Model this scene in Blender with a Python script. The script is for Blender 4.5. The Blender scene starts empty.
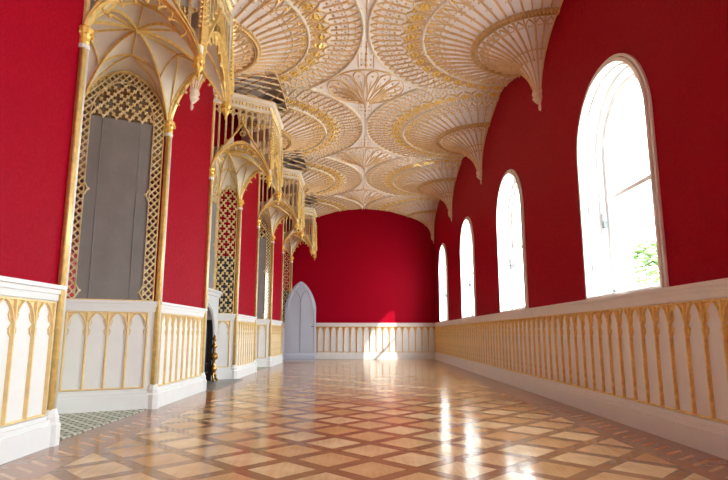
import bpy, math, random
from mathutils import Vector, Matrix
random.seed(7)
PI = math.pi
sc = bpy.context.scene
col = sc.collection

# ------------------------------------------------------------------ camera
cam_d = bpy.data.cameras.new('camera'); cam = bpy.data.objects.new('camera', cam_d); col.objects.link(cam)
cam_d.sensor_width = 36.0; cam_d.sensor_fit = 'HORIZONTAL'; cam_d.lens = 36.0 * 550.0 / 728.0
cam_d.clip_start = 0.05; cam_d.clip_end = 300
cam.location = (0, 0, 0.67)
cam.rotation_euler = (math.radians(90 + 9.70), 0, math.radians(-0.257))
sc.camera = cam

# ------------------------------------------------------------------ world, light, exposure
vs = sc.view_settings
sc.display_settings.display_device = 'sRGB'
vs.view_transform = 'Standard'; vs.look = 'None'; vs.gamma = 1.0; vs.use_curve_mapping = False
vs.exposure = 1.12

world = bpy.data.worlds.new('sky'); sc.world = world; world.use_nodes = True
wn = world.node_tree; wn.nodes.clear()
w_out = wn.nodes.new('ShaderNodeOutputWorld'); w_bg = wn.nodes.new('ShaderNodeBackground')
w_tc = wn.nodes.new('ShaderNodeTexCoord'); w_sep = wn.nodes.new('ShaderNodeSeparateXYZ')
w_rmp = wn.nodes.new('ShaderNodeValToRGB')
w_map = wn.nodes.new('ShaderNodeMapRange'); w_map.inputs['From Min'].default_value = -0.25; w_map.inputs['From Max'].default_value = 0.6
wn.links.new(w_tc.outputs['Generated'], w_sep.inputs[0]); wn.links.new(w_sep.outputs['Z'], w_map.inputs['Value'])
wn.links.new(w_map.outputs['Result'], w_rmp.inputs[0])
w_rmp.color_ramp.elements[0].position = 0.0; w_rmp.color_ramp.elements[0].color = (0.50, 0.49, 0.45, 1)
w_rmp.color_ramp.elements[1].position = 1.0; w_rmp.color_ramp.elements[1].color = (0.84, 0.93, 1.0, 1)
e = w_rmp.color_ramp.elements.new(0.34); e.color = (0.56, 0.60, 0.64, 1)
wn.links.new(w_rmp.outputs[0], w_bg.inputs['Color']); w_bg.inputs['Strength'].default_value = 17.0
wn.links.new(w_bg.outputs[0], w_out.inputs['Surface'])

WIN_Y = [-1.95, 1.15, 4.28, 7.37, 10.42, 13.55]      # window centres on the right wall
XR, XL, YF, YB = 2.03, -1.93, 15.23, -2.6
for i, wy in enumerate(WIN_Y):                         # sky portals, one per real window opening
    ld = bpy.data.lights.new('window_portal', 'AREA'); ld.shape = 'RECTANGLE'; ld.size = 1.9; ld.size_y = 1.25
    ld.cycles.is_portal = True
    lo = bpy.data.objects.new('window_portal', ld); col.objects.link(lo)
    lo.location = (XR + 0.40, wy, 1.95); lo.rotation_euler = (0, math.radians(90), 0)
# a shaft of sunlight that reaches the far window and falls on the far wall
sd = bpy.data.lights.new('sun_shaft', 'SPOT'); sd.energy = 26000; sd.color = (1.0, 0.95, 0.86)
sd.spot_size = math.radians(6.0); sd.spot_blend = 0.1; sd.shadow_soft_size = 0.10
so = bpy.data.objects.new('sun_shaft', sd); col.objects.link(so)
sdir = Vector((-1.04, 1.0, -1.05)).normalized()
so.location = Vector((2.02, 13.75, 1.55)) - sdir * 22
so.rotation_euler = sdir.to_track_quat('-Z', 'Y').to_euler()

# ------------------------------------------------------------------ materials
def new_mat(name):
    m = bpy.data.materials.new(name); m.use_nodes = True
    return m, m.node_tree, m.node_tree.nodes['Principled BSDF']
def N(t, kind, **kw):
    n = t.nodes.new(kind)
    for k, v in kw.items(): setattr(n, k, v)
    return n
def math_node(t, op, a, b=None, c=None):
    n = N(t, 'ShaderNodeMath', operation=op)
    for i, v in enumerate((a, b, c)):
        if v is None: continue
        if isinstance(v, (int, float)): n.inputs[i].default_value = v
        else: t.links.new(v, n.inputs[i])
    return n.outputs[0]
def mixc(t, fac, a, b):
    n = N(t, 'ShaderNodeMix', data_type='RGBA')
    for i, v in ((0, fac), (6, a), (7, b)):
        if isinstance(v, (int, float)): n.inputs[i].default_value = v
        elif isinstance(v, tuple): n.inputs[i].default_value = (*v, 1)
        else: t.links.new(v, n.inputs[i])
    return n.outputs[2]
def plain(name, c, rough=0.5, metal=0.0, var=0.08, scale=6.0, bump=0.0, c2=None):
    m, t, b = new_mat(name)
    tc = N(t, 'ShaderNodeTexCoord'); nz = N(t, 'ShaderNodeTexNoise'); nz.inputs['Scale'].default_value = scale; nz.inputs['Detail'].default_value = 4
    t.links.new(tc.outputs['Object'], nz.inputs['Vector'])
    d = c2 or tuple(x * (1 - var * 2) for x in c)
    rm = N(t, 'ShaderNodeMapRange'); rm.inputs['From Min'].default_value = 0.3; rm.inputs['From Max'].default_value = 0.7
    t.links.new(nz.outputs['Fac'], rm.inputs['Value'])
    t.links.new(mixc(t, rm.outputs['Result'], c, d), b.inputs['Base Color'])
    b.inputs['Roughness'].default_value = rough; b.inputs['Metallic'].default_value = metal
    if bump:
        bp = N(t, 'ShaderNodeBump'); bp.inputs['Strength'].default_value = bump; bp.inputs['Distance'].default_value = 0.01
        t.links.new(nz.outputs['Fac'], bp.inputs['Height']); t.links.new(bp.outputs[0], b.inputs['Normal'])
    return m
PAINT = plain('cream_paint', (0.82, 0.81, 0.79), 0.45, var=0.02)
PAINT2 = plain('canopy_cream', (0.86, 0.80, 0.71), 0.5, var=0.05)
PLASTER = plain('vault_plaster', (0.89, 0.83, 0.80), 0.7, var=0.03, scale=2)
RIB = plain('vault_rib_gilt', (0.82, 0.57, 0.30), 0.45, 0.05, var=0.1, scale=14)
RIBPALE = plain('vault_rib_pale', (0.90, 0.80, 0.64), 0.45, 0.0, var=0.1, scale=14)
GOLD = plain('gold_leaf', (0.97, 0.70, 0.25), 0.30, 0.15, var=0.14, scale=25, bump=0.2)
GOLDB = plain('bright_gold_leaf', (0.98, 0.66, 0.15), 0.30, 0.2, var=0.14, scale=25, bump=0.2)
GOLDP = plain('pale_gilding', (0.94, 0.70, 0.33), 0.4, 0.1, var=0.08, scale=25)
LATT = plain('lattice_parcel_gilt', (0.88, 0.78, 0.54), 0.45, 0.1, c2=(0.72, 0.50, 0.18), scale=18)
STONE = plain('pale_stone', (0.62, 0.62, 0.62), 0.6, var=0.06, scale=5)
HEARTH = plain('hearth_stone', (0.30, 0.29, 0.28), 0.35, var=0.2, scale=8)
IRON = plain('dark_iron', (0.03, 0.03, 0.03), 0.6, 0.2, var=0.3, scale=10)
DOORP = plain('door_paint', (0.60, 0.71, 0.88), 0.4, var=0.03, scale=2)
DOORL = plain('door_groove', (0.20, 0.22, 0.28), 0.5)
WHITE = plain('window_white', (0.86, 0.86, 0.85), 0.35, var=0.01)
BRASS = plain('old_brass', (0.55, 0.30, 0.08), 0.25, 0.9, var=0.15, scale=20)
DARKM = plain('dark_catch', (0.06, 0.06, 0.06), 0.4, 0.5)
LEAFM = plain('tree_leaf', (0.16, 0.26, 0.09), 0.6, var=0.3, scale=3)
BARK = plain('bark', (0.12, 0.08, 0.05), 0.9)

def damask():
    m, t, b = new_mat('crimson_damask')
    tc = N(t, 'ShaderNodeTexCoord')
    wp = N(t, 'ShaderNodeTexNoise'); wp.inputs['Scale'].default_value = 3.2; wp.inputs['Detail'].default_value = 2; wp.inputs['Distortion'].default_value = 1.5
    t.links.new(tc.outputs['Object'], wp.inputs['Vector'])
    vo = N(t, 'ShaderNodeTexVoronoi'); vo.inputs['Scale'].default_value = 7
    mp = N(t, 'ShaderNodeVectorMath', operation='MULTIPLY_ADD'); mp.inputs[1].default_value = (0.5, 0.5, 0.5)
    t.links.new(wp.outputs['Color'], mp.inputs[0]); t.links.new(tc.outputs['Object'], mp.inputs[2])
    t.links.new(mp.outputs[0], vo.inputs['Vector'])
    sn = math_node(t, 'SINE', math_node(t, 'MULTIPLY', vo.outputs['Distance'], 26.0))
    f = math_node(t, 'MULTIPLY_ADD', sn, 0.5, 0.5)
    c = mixc(t, f, (0.385, 0.0006, 0.016), (0.34, 0.0005, 0.014))
    fine = N(t, 'ShaderNodeTexNoise'); fine.inputs['Scale'].default_value = 90
    t.links.new(tc.outputs['Object'], fine.inputs['Vector'])
    c2 = mixc(t, math_node(t, 'MULTIPLY', fine.outputs['Fac'], 0.3), c, (0.20, 0.0006, 0.006))
    t.links.new(c2, b.inputs['Base Color'])
    t.links.new(math_node(t, 'MULTIPLY_ADD', f, 0.12, 0.5), b.inputs['Roughness'])
    b.inputs['Specular IOR Level'].default_value = 0.06
    return m
RED = damask()

def cloth():
    m, t, b = new_mat('grey_dust_cloth')
    tc = N(t, 'ShaderNodeTexCoord')
    nz = N(t, 'ShaderNodeTexNoise'); nz.inputs['Scale'].default_value = 5; nz.inputs['Detail'].default_value = 5
    mp = N(t, 'ShaderNodeMapping'); mp.inputs['Scale'].default_value = (1, 1, 1)
    t.links.new(tc.outputs['Object'], mp.inputs[0]); t.links.new(mp.outputs[0], nz.inputs['Vector'])
    f2 = N(t, 'ShaderNodeTexNoise'); f2.inputs['Scale'].default_value = 160
    t.links.new(tc.outputs['Object'], f2.inputs['Vector'])
    c = mixc(t, nz.outputs['Fac'], (0.205, 0.185, 0.17), (0.29, 0.265, 0.25))
    c = mixc(t, math_node(t, 'MULTIPLY', f2.outputs['Fac'], 0.25), c, (0.12, 0.11, 0.11))
    t.links.new(c, b.inputs['Base Color']); b.inputs['Roughness'].default_value = 0.85
    bp = N(t, 'ShaderNodeBump'); bp.inputs['Strength'].default_value = 0.35; bp.inputs['Distance'].default_value = 0.02
    t.links.new(nz.outputs['Fac'], bp.inputs['Height']); t.links.new(bp.outputs[0], b.inputs['Normal'])
    return m
CLOTH = cloth()
MIRROR = plain('old_mirror_glass', (0.42, 0.39, 0.35), 0.10, 0.95, var=0.10, scale=4)
CREASE = plain('cloth_seam', (0.42, 0.40, 0.39), 0.85)

def parquet():
    m, t, b = new_mat('parquet_oak')
    tc = N(t, 'ShaderNodeTexCoord'); sp = N(t, 'ShaderNodeSeparateXYZ')
    t.links.new(tc.outputs['Object'], sp.inputs[0])
    X, Y = sp.outputs['X'], sp.outputs['Y']
    P = 0.322; k = 1 / (math.sqrt(2) * P)
    dx = math_node(t, 'SUBTRACT', X, 0.055); dy = math_node(t, 'SUBTRACT', Y, 3.37)
    u = math_node(t, 'ADD', math_node(t, 'MULTIPLY', math_node(t, 'ADD', dx, dy), k), 0.5)
    v = math_node(t, 'ADD', math_node(t, 'MULTIPLY', math_node(t, 'SUBTRACT', dy, dx), k), 0.5)
    fu = math_node(t, 'FRACT', math_node(t, 'ADD', u, 100.0)); fv = math_node(t, 'FRACT', math_node(t, 'ADD', v, 100.0))
    iu = math_node(t, 'FLOOR', math_node(t, 'ADD', u, 100.0)); iv = math_node(t, 'FLOOR', math_node(t, 'ADD', v, 100.0))
    au = math_node(t, 'ABSOLUTE', math_node(t, 'SUBTRACT', fu, 0.5)); av = math_node(t, 'ABSOLUTE', math_node(t, 'SUBTRACT', fv, 0.5))
    mx = math_node(t, 'MAXIMUM', au, av)
    tile = math_node(t, 'LESS_THAN', mx, 0.385)
    seam = math_node(t, 'MULTIPLY', math_node(t, 'GREATER_THAN', mx, 0.378), math_node(t, 'LESS_THAN', mx, 0.396))
    # tone per tile
    cmb = N(t, 'ShaderNodeCombineXYZ'); t.links.new(iu, cmb.inputs[0]); t.links.new(iv, cmb.inputs[1])
    wn_ = N(t, 'ShaderNodeTexWhiteNoise', noise_dimensions='3D'); t.links.new(cmb.outputs[0], wn_.inputs['Vector'])
    par = math_node(t, 'MODULO', math_node(t, 'ADD', iu, 0.0), 2.0)
    # grain: stretched noise, turned by the tile's parity
    mpg = N(t, 'ShaderNodeMapping'); mpg.inputs['Rotation'].default_value = (0, 0, math.radians(45)); mpg.inputs['Scale'].default_value = (40, 4, 1)
    t.links.new(tc.outputs['Object'], mpg.inputs[0])
    mpg2 = N(t, 'ShaderNodeMapping'); mpg2.inputs['Rotation'].default_value = (0, 0, math.radians(45)); mpg2.inputs['Scale'].default_value = (4, 40, 1)
    t.links.new(tc.outputs['Object'], mpg2.inputs[0])
    g1 = N(t, 'ShaderNodeTexNoise'); g1.inputs['Scale'].default_value = 1.0; g1.inputs['Detail'].default_value = 6; t.links.new(mpg.outputs[0], g1.inputs['Vector'])
    g2 = N(t, 'ShaderNodeTexNoise'); g2.inputs['Scale'].default_value = 1.0; g2.inputs['Detail'].default_value = 6; t.links.new(mpg2.outputs[0], g2.inputs['Vector'])
    big = N(t, 'ShaderNodeTexNoise'); big.inputs['Scale'].default_value = 5; t.links.new(tc.outputs['Object'], big.inputs['Vector'])
    tone = math_node(t, 'ADD', math_node(t, 'MULTIPLY', wn_.outputs['Value'], 0.45), math_node(t, 'MULTIPLY', par, 0.5))
    ctile = mixc(t, tone, (0.84, 0.63, 0.38), (0.56, 0.30, 0.13))
    ctile = mixc(t, math_node(t, 'MULTIPLY', math_node(t, 'MULTIPLY', g1.outputs['Fac'], big.outputs['Fac']), 1.5), ctile, (0.36, 0.17, 0.06))
    cstrip = mixc(t, g2.outputs['Fac'], (0.38, 0.19, 0.095), (0.13, 0.05, 0.022))
    cstrip = mixc(t, math_node(t, 'MULTIPLY', big.outputs['Fac'], 0.5), cstrip, (0.36, 0.19, 0.09))
    c = mixc(t, tile, cstrip, ctile)
    c = mixc(t, math_node(t, 'MULTIPLY', seam, 0.6), c, (0.12, 0.04, 0.02))
    # borders along both walls
    bl = math_node(t, 'SUBTRACT', X, XL); br = math_node(t, 'SUBTRACT', XR, X)
    bd = math_node(t, 'MINIMUM', bl, br); bd = math_node(t, 'MINIMUM', bd, math_node(t, 'SUBTRACT', YF, Y))
    inb = math_node(t, 'LESS_THAN', bd, 0.40)
    s = math_node(t, 'FRACT', math_node(t, 'MULTIPLY', math_node(t, 'ADD', Y, 50.0), 1 / 0.13))
    q = math_node(t, 'FRACT', math_node(t, 'ADD', s, math_node(t, 'MULTIPLY', bd, 6.0)))
    fret = math_node(t, 'LESS_THAN', math_node(t, 'ABSOLUTE', math_node(t, 'SUBTRACT', q, 0.5)), 0.12)
    fz = math_node(t, 'MULTIPLY', math_node(t, 'GREATER_THAN', bd, 0.17), math_node(t, 'LESS_THAN', bd, 0.31))
    edge = math_node(t, 'MULTIPLY', math_node(t, 'GREATER_THAN', math_node(t, 'ABSOLUTE', math_node(t, 'SUBTRACT', bd, 0.24)), 0.155), inb)
    cb = mixc(t, g2.outputs['Fac'], (0.27, 0.115, 0.05), (0.38, 0.17, 0.075))
    cb = mixc(t, math_node(t, 'MULTIPLY', fret, fz), cb, (0.52, 0.27, 0.12))
    cb = mixc(t, math_node(t, 'MULTIPLY', edge, 0.6), cb, (0.15, 0.05, 0.025))
    c = mixc(t, inb, c, cb)
    t.links.new(c, b.inputs['Base Color'])
    rr = math_node(t, 'MULTIPLY_ADD', g1.outputs['Fac'], 0.12, 0.09)
    b.inputs['Specular IOR Level'].default_value = 0.42
    t.links.new(rr, b.inputs['Roughness'])
    b.inputs['Coat Weight'].default_value = 0.0
    wb = N(t, 'ShaderNodeTexNoise'); wb.inputs['Scale'].default_value = 9; t.links.new(tc.outputs['Object'], wb.inputs['Vector'])
    bp = N(t, 'ShaderNodeBump'); bp.inputs['Strength'].default_value = 0.10; bp.inputs['Distance'].default_value = 0.01
    t.links.new(math_node(t, 'ADD', wb.outputs['Fac'], math_node(t, 'MULTIPLY', tile, 0.08)), bp.inputs['Height'])
    t.links.new(bp.outputs[0], b.inputs['Normal'])
    return m
FLOOR = parquet()

def diaper(name, ca, cb_, cc, size):
    m, t, b = new_mat(name)
    tc = N(t, 'ShaderNodeTexCoord'); sp = N(t, 'ShaderNodeSeparateXYZ'); t.links.new(tc.outputs['Object'], sp.inputs[0])
    k = 1 / size
    u = math_node(t, 'FRACT', math_node(t, 'ADD', math_node(t, 'MULTIPLY', math_node(t, 'ADD', sp.outputs['X'], sp.outputs['Y']), k), 50.0))
    v = math_node(t, 'FRACT', math_node(t, 'ADD', math_node(t, 'MULTIPLY', math_node(t, 'SUBTRACT', sp.outputs['X'], sp.outputs['Y']), k), 50.0))
    au = math_node(t, 'ABSOLUTE', math_node(t, 'SUBTRACT', u, 0.5)); av = math_node(t, 'ABSOLUTE', math_node(t, 'SUBTRACT', v, 0.5))
    line = math_node(t, 'GREATER_THAN', math_node(t, 'MAXIMUM', au, av), 0.33)
    dot = math_node(t, 'LESS_THAN', math_node(t, 'ADD', au, av), 0.2)
    c = mixc(t, line, ca, cb_); c = mixc(t, dot, c, cc)
    t.links.new(c, b.inputs['Base Color']); b.inputs['Roughness'].default_value = 0.8
    return m
TILE = diaper('green_diaper_matting', (0.13, 0.15, 0.09), (0.58, 0.58, 0.50), (0.62, 0.61, 0.54), 0.14)

RIMG = plain('dull_gilding', (0.80, 0.53, 0.22), 0.4, 0.2, var=0.15, scale=20)
GOLDF = plain('deep_gold_leaf', (0.80, 0.46, 0.12), 0.35, 0.2, var=0.14, scale=25)
def glassmat():
    m = bpy.data.materials.new('window_glass'); m.use_nodes = True; t = m.node_tree; t.nodes.clear()
    o = N(t, 'ShaderNodeOutputMaterial'); tr = N(t, 'ShaderNodeBsdfTransparent'); gl = N(t, 'ShaderNodeBsdfGlossy'); mx = N(t, 'ShaderNodeMixShader')
    gl.inputs['Roughness'].default_value = 0.02; mx.inputs[0].default_value = 0.06
    tr.inputs['Color'].default_value = (0.96, 0.98, 0.97, 1)
    t.links.new(tr.outputs[0], mx.inputs[1]); t.links.new(gl.outputs[0], mx.inputs[2]); t.links.new(mx.outputs[0], o.inputs[0])
    return m
GLASS = glassmat()

# ------------------------------------------------------------------ helpers
class MB:
    def __init__(s): s.v = []; s.f = []
    def add(s, verts, faces):
        o = len(s.v); s.v += [tuple(p) for p in verts]; s.f += [tuple(i + o for i in f) for f in faces]
    def box(s, a, b):
        x0, y0, z0 = a; x1, y1, z1 = b
        s.add([(x0,y0,z0),(x1,y0,z0),(x1,y1,z0),(x0,y1,z0),(x0,y0,z1),(x1,y0,z1),(x1,y1,z1),(x0,y1,z1)],
              [(3,2,1,0),(4,5,6,7),(0,1,5,4),(1,2,6,5),(2,3,7,6),(3,0,4,7)])
    def prism(s, poly, z0, z1):                 # vertical prism from a plan polygon
        n = len(poly)
        s.add([(x, y, z0) for x, y in poly] + [(x, y, z1) for x, y in poly],
              [tuple(range(n - 1, -1, -1)), tuple(range(n, 2 * n))] + [(i, (i + 1) % n, n + (i + 1) % n, n + i) for i in range(n)])
    def lathe(s, prof, n=12, c=(0, 0, 0), ph=0.0):  # prof: (r, z)
        vs_ = []
        for r, z in prof:
            for k in range(n):
                a = 2 * PI * k / n + ph; vs_.append((c[0] + r * math.cos(a), c[1] + r * math.sin(a), c[2] + z))
        fs = []
        for j in range(len(prof) - 1):
            for k in range(n):
                fs.append((j * n + k, j * n + (k + 1) % n, (j + 1) * n + (k + 1) % n, (j + 1) * n + k))
        fs.append(tuple(range(n - 1, -1, -1))); fs.append(tuple((len(prof) - 1) * n + k for k in range(n)))
        s.add(vs_, fs)
    def rib(s, pts, nrm, w, h, dia=False):      # ridge moulding along pts; nrm: one Vector or a list
        n = len(pts); vs_ = []; k = 4
        for i in range(n):
            a = pts[max(i - 1, 0)]; b = pts[min(i + 1, n - 1)]
            t = (b - a); w_, h_ = (w[i], h[i]) if isinstance(w, list) else (w, h)
            nn = nrm if isinstance(nrm, Vector) else nrm[i]
            sd_ = t.cross(nn)
            if sd_.length < 1e-9: sd_ = Vector((1, 0, 0))
            sd_.normalize(); p = pts[i]
            if dia: vs_ += [p - sd_ * w_ / 2, p + nn * h_ / 2, p + sd_ * w_ / 2, p - nn * h_ / 2]
            else: vs_ += [p - sd_ * w_ / 2 - nn * 0.004, p - sd_ * w_ * 0.22 + nn * h_, p + sd_ * w_ * 0.22 + nn * h_, p + sd_ * w_ / 2 - nn * 0.004]
        fs = []
        for i in range(n - 1):
            for j in range(4 if dia else 3):
                fs.append((i * k + j, (i + 1) * k + j, (i + 1) * k + (j + 1) % k, i * k + (j + 1) % k))
        fs += [(0, 1, 2, 3), ((n - 1) * k + 3, (n - 1) * k + 2, (n - 1) * k + 1, (n - 1) * k)]
        s.add(vs_, fs)
    def blob(s, p, r, sq=(1, 1, 1)):
        x, y, z = p; a, b, c = r * sq[0], r * sq[1], r * sq[2]
        s.add([(x+a,y,z),(x-a,y,z),(x,y+b,z),(x,y-b,z),(x,y,z+c),(x,y,z-c)],
              [(0,2,4),(2,1,4),(1,3,4),(3,0,4),(2,0,5),(1,2,5),(3,1,5),(0,3,5)])
    def ball(s, p, r, n=8, sz=1.0):
        s.lathe([(max(0.001, r * math.sin(PI * j / 6)), -r * sz * math.cos(PI * j / 6)) for j in range(7)], n, p)
    def mesh(s, name, mat, smooth=False):
        me = bpy.data.meshes.new(name); me.from_pydata(s.v, [], s.f); me.materials.append(mat); me.validate()
        import bmesh
        bm = bmesh.new(); bm.from_mesh(me); bmesh.ops.recalc_face_normals(bm, faces=bm.faces); bm.to_mesh(me); bm.free()
        if smooth:
            me.polygons.foreach_set('use_smooth', [True] * len(me.polygons))
        me.update(); return me
    def build(s, name, mat, parent=None, smooth=False):
        return link(name, s.mesh(name, mat, smooth), parent)
def link(name, me, parent=None):
    o = bpy.data.objects.new(name, me); col.objects.link(o)
    if parent: o.parent = parent
    return o
def tag(o, label, cat, group=None):
    o['label'] = label; o['category'] = cat
    if group: o['group'] = group
    return o
def thing(name, label, cat, loc=(0, 0, 0), rz=0.0, group=None):
    o = bpy.data.objects.new(name, None); col.objects.link(o); o.empty_display_size = 0.1
    o.location = loc; o.rotation_euler = (0, 0, rz)
    return tag(o, label, cat, group)
def struct(o): o['kind'] = 'structure'; return o
def copy_tree(o, parent=None):
    c = o.copy(); col.objects.link(c); c.parent = parent
    for ch in list(o.children): copy_tree(ch, c)
    return c
V = Vector

# ------------------------------------------------------------------ room shell
NICHE = [4.37, 7.62, 10.85, 14.10]       # recess centres on the left wall
DEEP = {0: 0.70, 1: 0.30, 2: 0.70, 3: 0.34}
HW = 0.85
def back_half(d): return HW - d * 0.54
prof = [(XL, YB)]
for i, yc in enumerate(NICHE):
    d = DEEP[i]; h = back_half(d)
    prof += [(XL, yc - HW), (XL - d, yc - h), (XL - d, yc + h), (XL, yc + HW)]
prof += [(XL, YF)]
mb = MB(); mb.prism(prof + [(-3.1, YF), (-3.1, YB)], 0, 5.0)
struct(mb.build('wall_left', RED))
# niche backs get their own strips of wall through wall_left; floor under everything
mb = MB(); mb.box((-3.1, YB, -0.12), (2.6, YF + 0.3, 0)); struct(mb.build('floor', FLOOR))
mb = MB(); mb.box((-3.1, YF, 0), (2.6, YF + 0.3, 5.0)); struct(mb.build('wall_far', RED))
mb = MB(); mb.box((-3.1, YB - 0.3, 0), (2.6, YB, 5.0)); struct(mb.build('wall_back', RED))
WW, WZ0, WZS, WZ1 = 0.61, 0.97, 2.25, 2.845   # window half width, sill, springing, apex
def arch_pts(yc, hw, z0, zs, z1, n=14, pw=2.15):
    pts = [(yc - hw, z0)]
    for k in range(2 * n + 1):
        t = -1 + k / n
        s_ = math.sin(t * PI / 2)
        pts.append((yc + hw * s_, zs + (z1 - zs) * (max(0, 1 - abs(s_) ** pw)) ** 0.52))
    pts.append((yc + hw, z0)); return pts
TOP = 5.0
mb = MB()
def wall_piece(x, pts_list):
    pass
edges = [YB] + [v for wy in WIN_Y for v in (wy - WW, wy + WW)] + [YF]
XO = XR + 0.40
for k in range(0, len(edges), 2):
    mb.box((XR, edges[k], 0), (XO, edges[k + 1], TOP))
for wy in WIN_Y:
    mb.box((XR, wy - WW, 0), (XO, wy + WW, WZ0))
    ap = arch_pts(wy, WW, WZ0, WZS, WZ1)[1:-1]
    for (y0, z0), (y1, z1) in zip(ap[:-1], ap[1:]):
        mb.add([(XR, y0, z0), (XR, y1, z1), (XR, y1, TOP), (XR, y0, TOP), (XO, y0, z0), (XO, y1, z1), (XO, y1, TOP), (XO, y0, TOP)],
               [(0, 1, 2, 3), (7, 6, 5, 4), (0, 4, 5, 1), (3, 2, 6, 7)])
struct(mb.build('wall_right', RED))

# windows: reveal lining, moulding, sash, glass
def sweep_arch(mb, yc, hw, z0, zs, z1, x0, x1, wid, closed=False):
    """a band following the arch, wid wide outwards, from x0 to x1"""
    a = arch_pts(yc, hw, z0, zs, z1); b = arch_pts(yc, hw + wid, z0, zs, z1 + wid)
    for (p0, p1), (q0, q1) in zip(zip(a[:-1], a[1:]), zip(b[:-1], b[1:])):
        mb.add([(x0, *p0), (x0, *p1), (x0, *q1), (x0, *q0), (x1, *p0), (x1, *p1), (x1, *q1), (x1, *q0)],
               [(0, 1, 2, 3), (7, 6, 5, 4), (0, 4, 5, 1), (2, 6, 7, 3)])
for i, wy in enumerate(WIN_Y):
    w = bpy.data.objects.new('window_%d' % (i + 1), None); col.objects.link(w); w.location = (XR, wy, WZ0); w['kind'] = 'structure'
    ins = lambda m_: [(x - XR, y - wy, z - WZ0) for x, y, z in m_.v]
    def wb(m_, nm, mat):
        m_.v = ins(m_); return m_.build(nm, mat, w)
    m1 = MB(); sweep_arch(m1, wy, WW - 0.012, WZ0, WZS, WZ1 - 0.012, XR - 0.004, XO, 0.02); wb(m1, 'reveal', WHITE)
    m1 = MB(); sweep_arch(m1, wy, WW - 0.005, WZ0, WZS, WZ1 - 0.005, XR - 0.030, XR + 0.01, 0.028); wb(m1, 'window_moulding', WHITE)
    m1 = MB(); sweep_arch(m1, wy, WW + 0.030, WZ0, WZS, WZ1 + 0.030, XR - 0.018, XR + 0.01, 0.022); wb(m1, 'outer_moulding', WHITE)
    m1 = MB(); m1.box((XR - 0.03, wy - WW, WZ0 - 0.0), (XO, wy + WW, WZ0 + 0.02)); wb(m1, 'window_sill', WHITE)
    m1 = MB(); sweep_arch(m1, wy, WW - 0.075, WZ0 + 0.02, WZS, WZ1 - 0.08, XR + 0.14, XR + 0.20, 0.065); fr = wb(m1, 'window_frame', WHITE)
    m1 = MB(); sweep_arch(m1, wy, WW - 0.030, WZ0 + 0.02, WZS, WZ1 - 0.032, XR + 0.035, XR + 0.055, 0.030); wb(m1, 'inner_bead', WHITE)
    m1 = MB(); sweep_arch(m1, wy, WW - 0.13, WZ0 + 0.06, WZS, WZ1 - 0.14, XR + 0.17, XR + 0.21, 0.055)
    m1.box((XR + 0.17, wy - WW + 0.09, WZ0 + 0.02), (XR + 0.21, wy + WW - 0.09, WZ0 + 0.08))
    m1.box((XR + 0.165, wy - WW + 0.09, 1.83), (XR + 0.215, wy + WW - 0.09, 1.87)); wb(m1, 'sash', WHITE)
    m1 = MB(); ap = arch_pts(wy, WW - 0.10, WZ0 + 0.05, WZS, WZ1 - 0.11)
    n = len(ap); m1.add([(XR + 0.188, *p) for p in ap] + [(XR + 0.194, *p) for p in ap], [tuple(range(n)), tuple(range(2 * n - 1, n - 1, -1))] + [(k, k + 1, n + k + 1, n + k) for k in range(n - 1)]); wb(m1, 'glass_pane', GLASS)
    m1 = MB(); m1.box((XR + 0.12, wy + WW - 0.11, 1.60), (XR + 0.15, wy + WW - 0.08, 1.66)); m1.box((XR + 0.11, wy + WW - 0.10, 1.62), (XR + 0.125, wy + WW - 0.09, 1.72)); wb(m1, 'window_catch', DARKM)

# flat ceiling that closes the room behind the vault; the vault plaster itself carries the relief
mb = MB(); mb.box((-3.1, YB - 0.3, 5.0), (2.6, YF + 0.3, 5.1)); struct(mb.build('ceiling', PLASTER))

# ------------------------------------------------------------------ fan vault
R = 1.96; BAY = 1.555
KN = [(0.0, 3.28), (0.055, 3.36), (0.072, 3.44), (0.10, 3.53), (0.14, 3.60), (0.20, 3.68), (0.28, 3.755), (0.38, 3.825), (0.48, 3.875), (0.60, 3.925), (0.70, 3.955), (0.90, 4.025), (1.2, 4.10), (1.56, 4.155), (1.80, 4.175), (1.96, 4.18), (3, 4.18)]
def fz(r):
    for (a, za), (b, zb) in zip(KN[:-1], KN[1:]):
        if r <= b:
            return za + (zb - za) * (r - a) / (b - a)
    return KN[-1][1]
_fz = fz
def fz(r):                      # smoothed profile
    d = 0.02 + 0.03 * min(r, 1)
    return (_fz(max(r - d, 0)) + 2 * _fz(r) + _fz(r + d)) / 4
def SP(r, th, h=0.0):           # local fan frame: wall plane x=0, room towards +x
    p = V((r * math.cos(th), r * math.sin(th), fz(r)))
    sl = (fz(r + 0.01) - fz(r - 0.01)) / 0.02
    n = V((sl * math.cos(th), sl * math.sin(th), -1)).normalized()
    return p + n * h, n
def inside(r, th, cut, half, m=0.0):
    x, y = r * math.cos(th), r * math.sin(th)
    if abs(y) > BAY + m or x < -0.001 - m: return False
    if half and y > 0.0 + m: return False
    if cut and abs(y) > 0.93 and x < 0.78 and r > 0.8: return False
    return True
LEAVES = []
lm = MB()
for (dx, dy, sz) in ((0, 0, .040), (.055, 0, .026), (-.055, 0, .026), (0.012, .045, .026), (0.012, -.045, .026), (.048, .036, .017), (.048, -.036, .017), (-.04, .036, .017), (-.04, -.036, .017), (.09, 0, .014)):
    lm.blob((dx, dy, 0), sz, (1, 1, .7))
LEAF = lm.mesh('leaf_boss', GOLDB)
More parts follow.
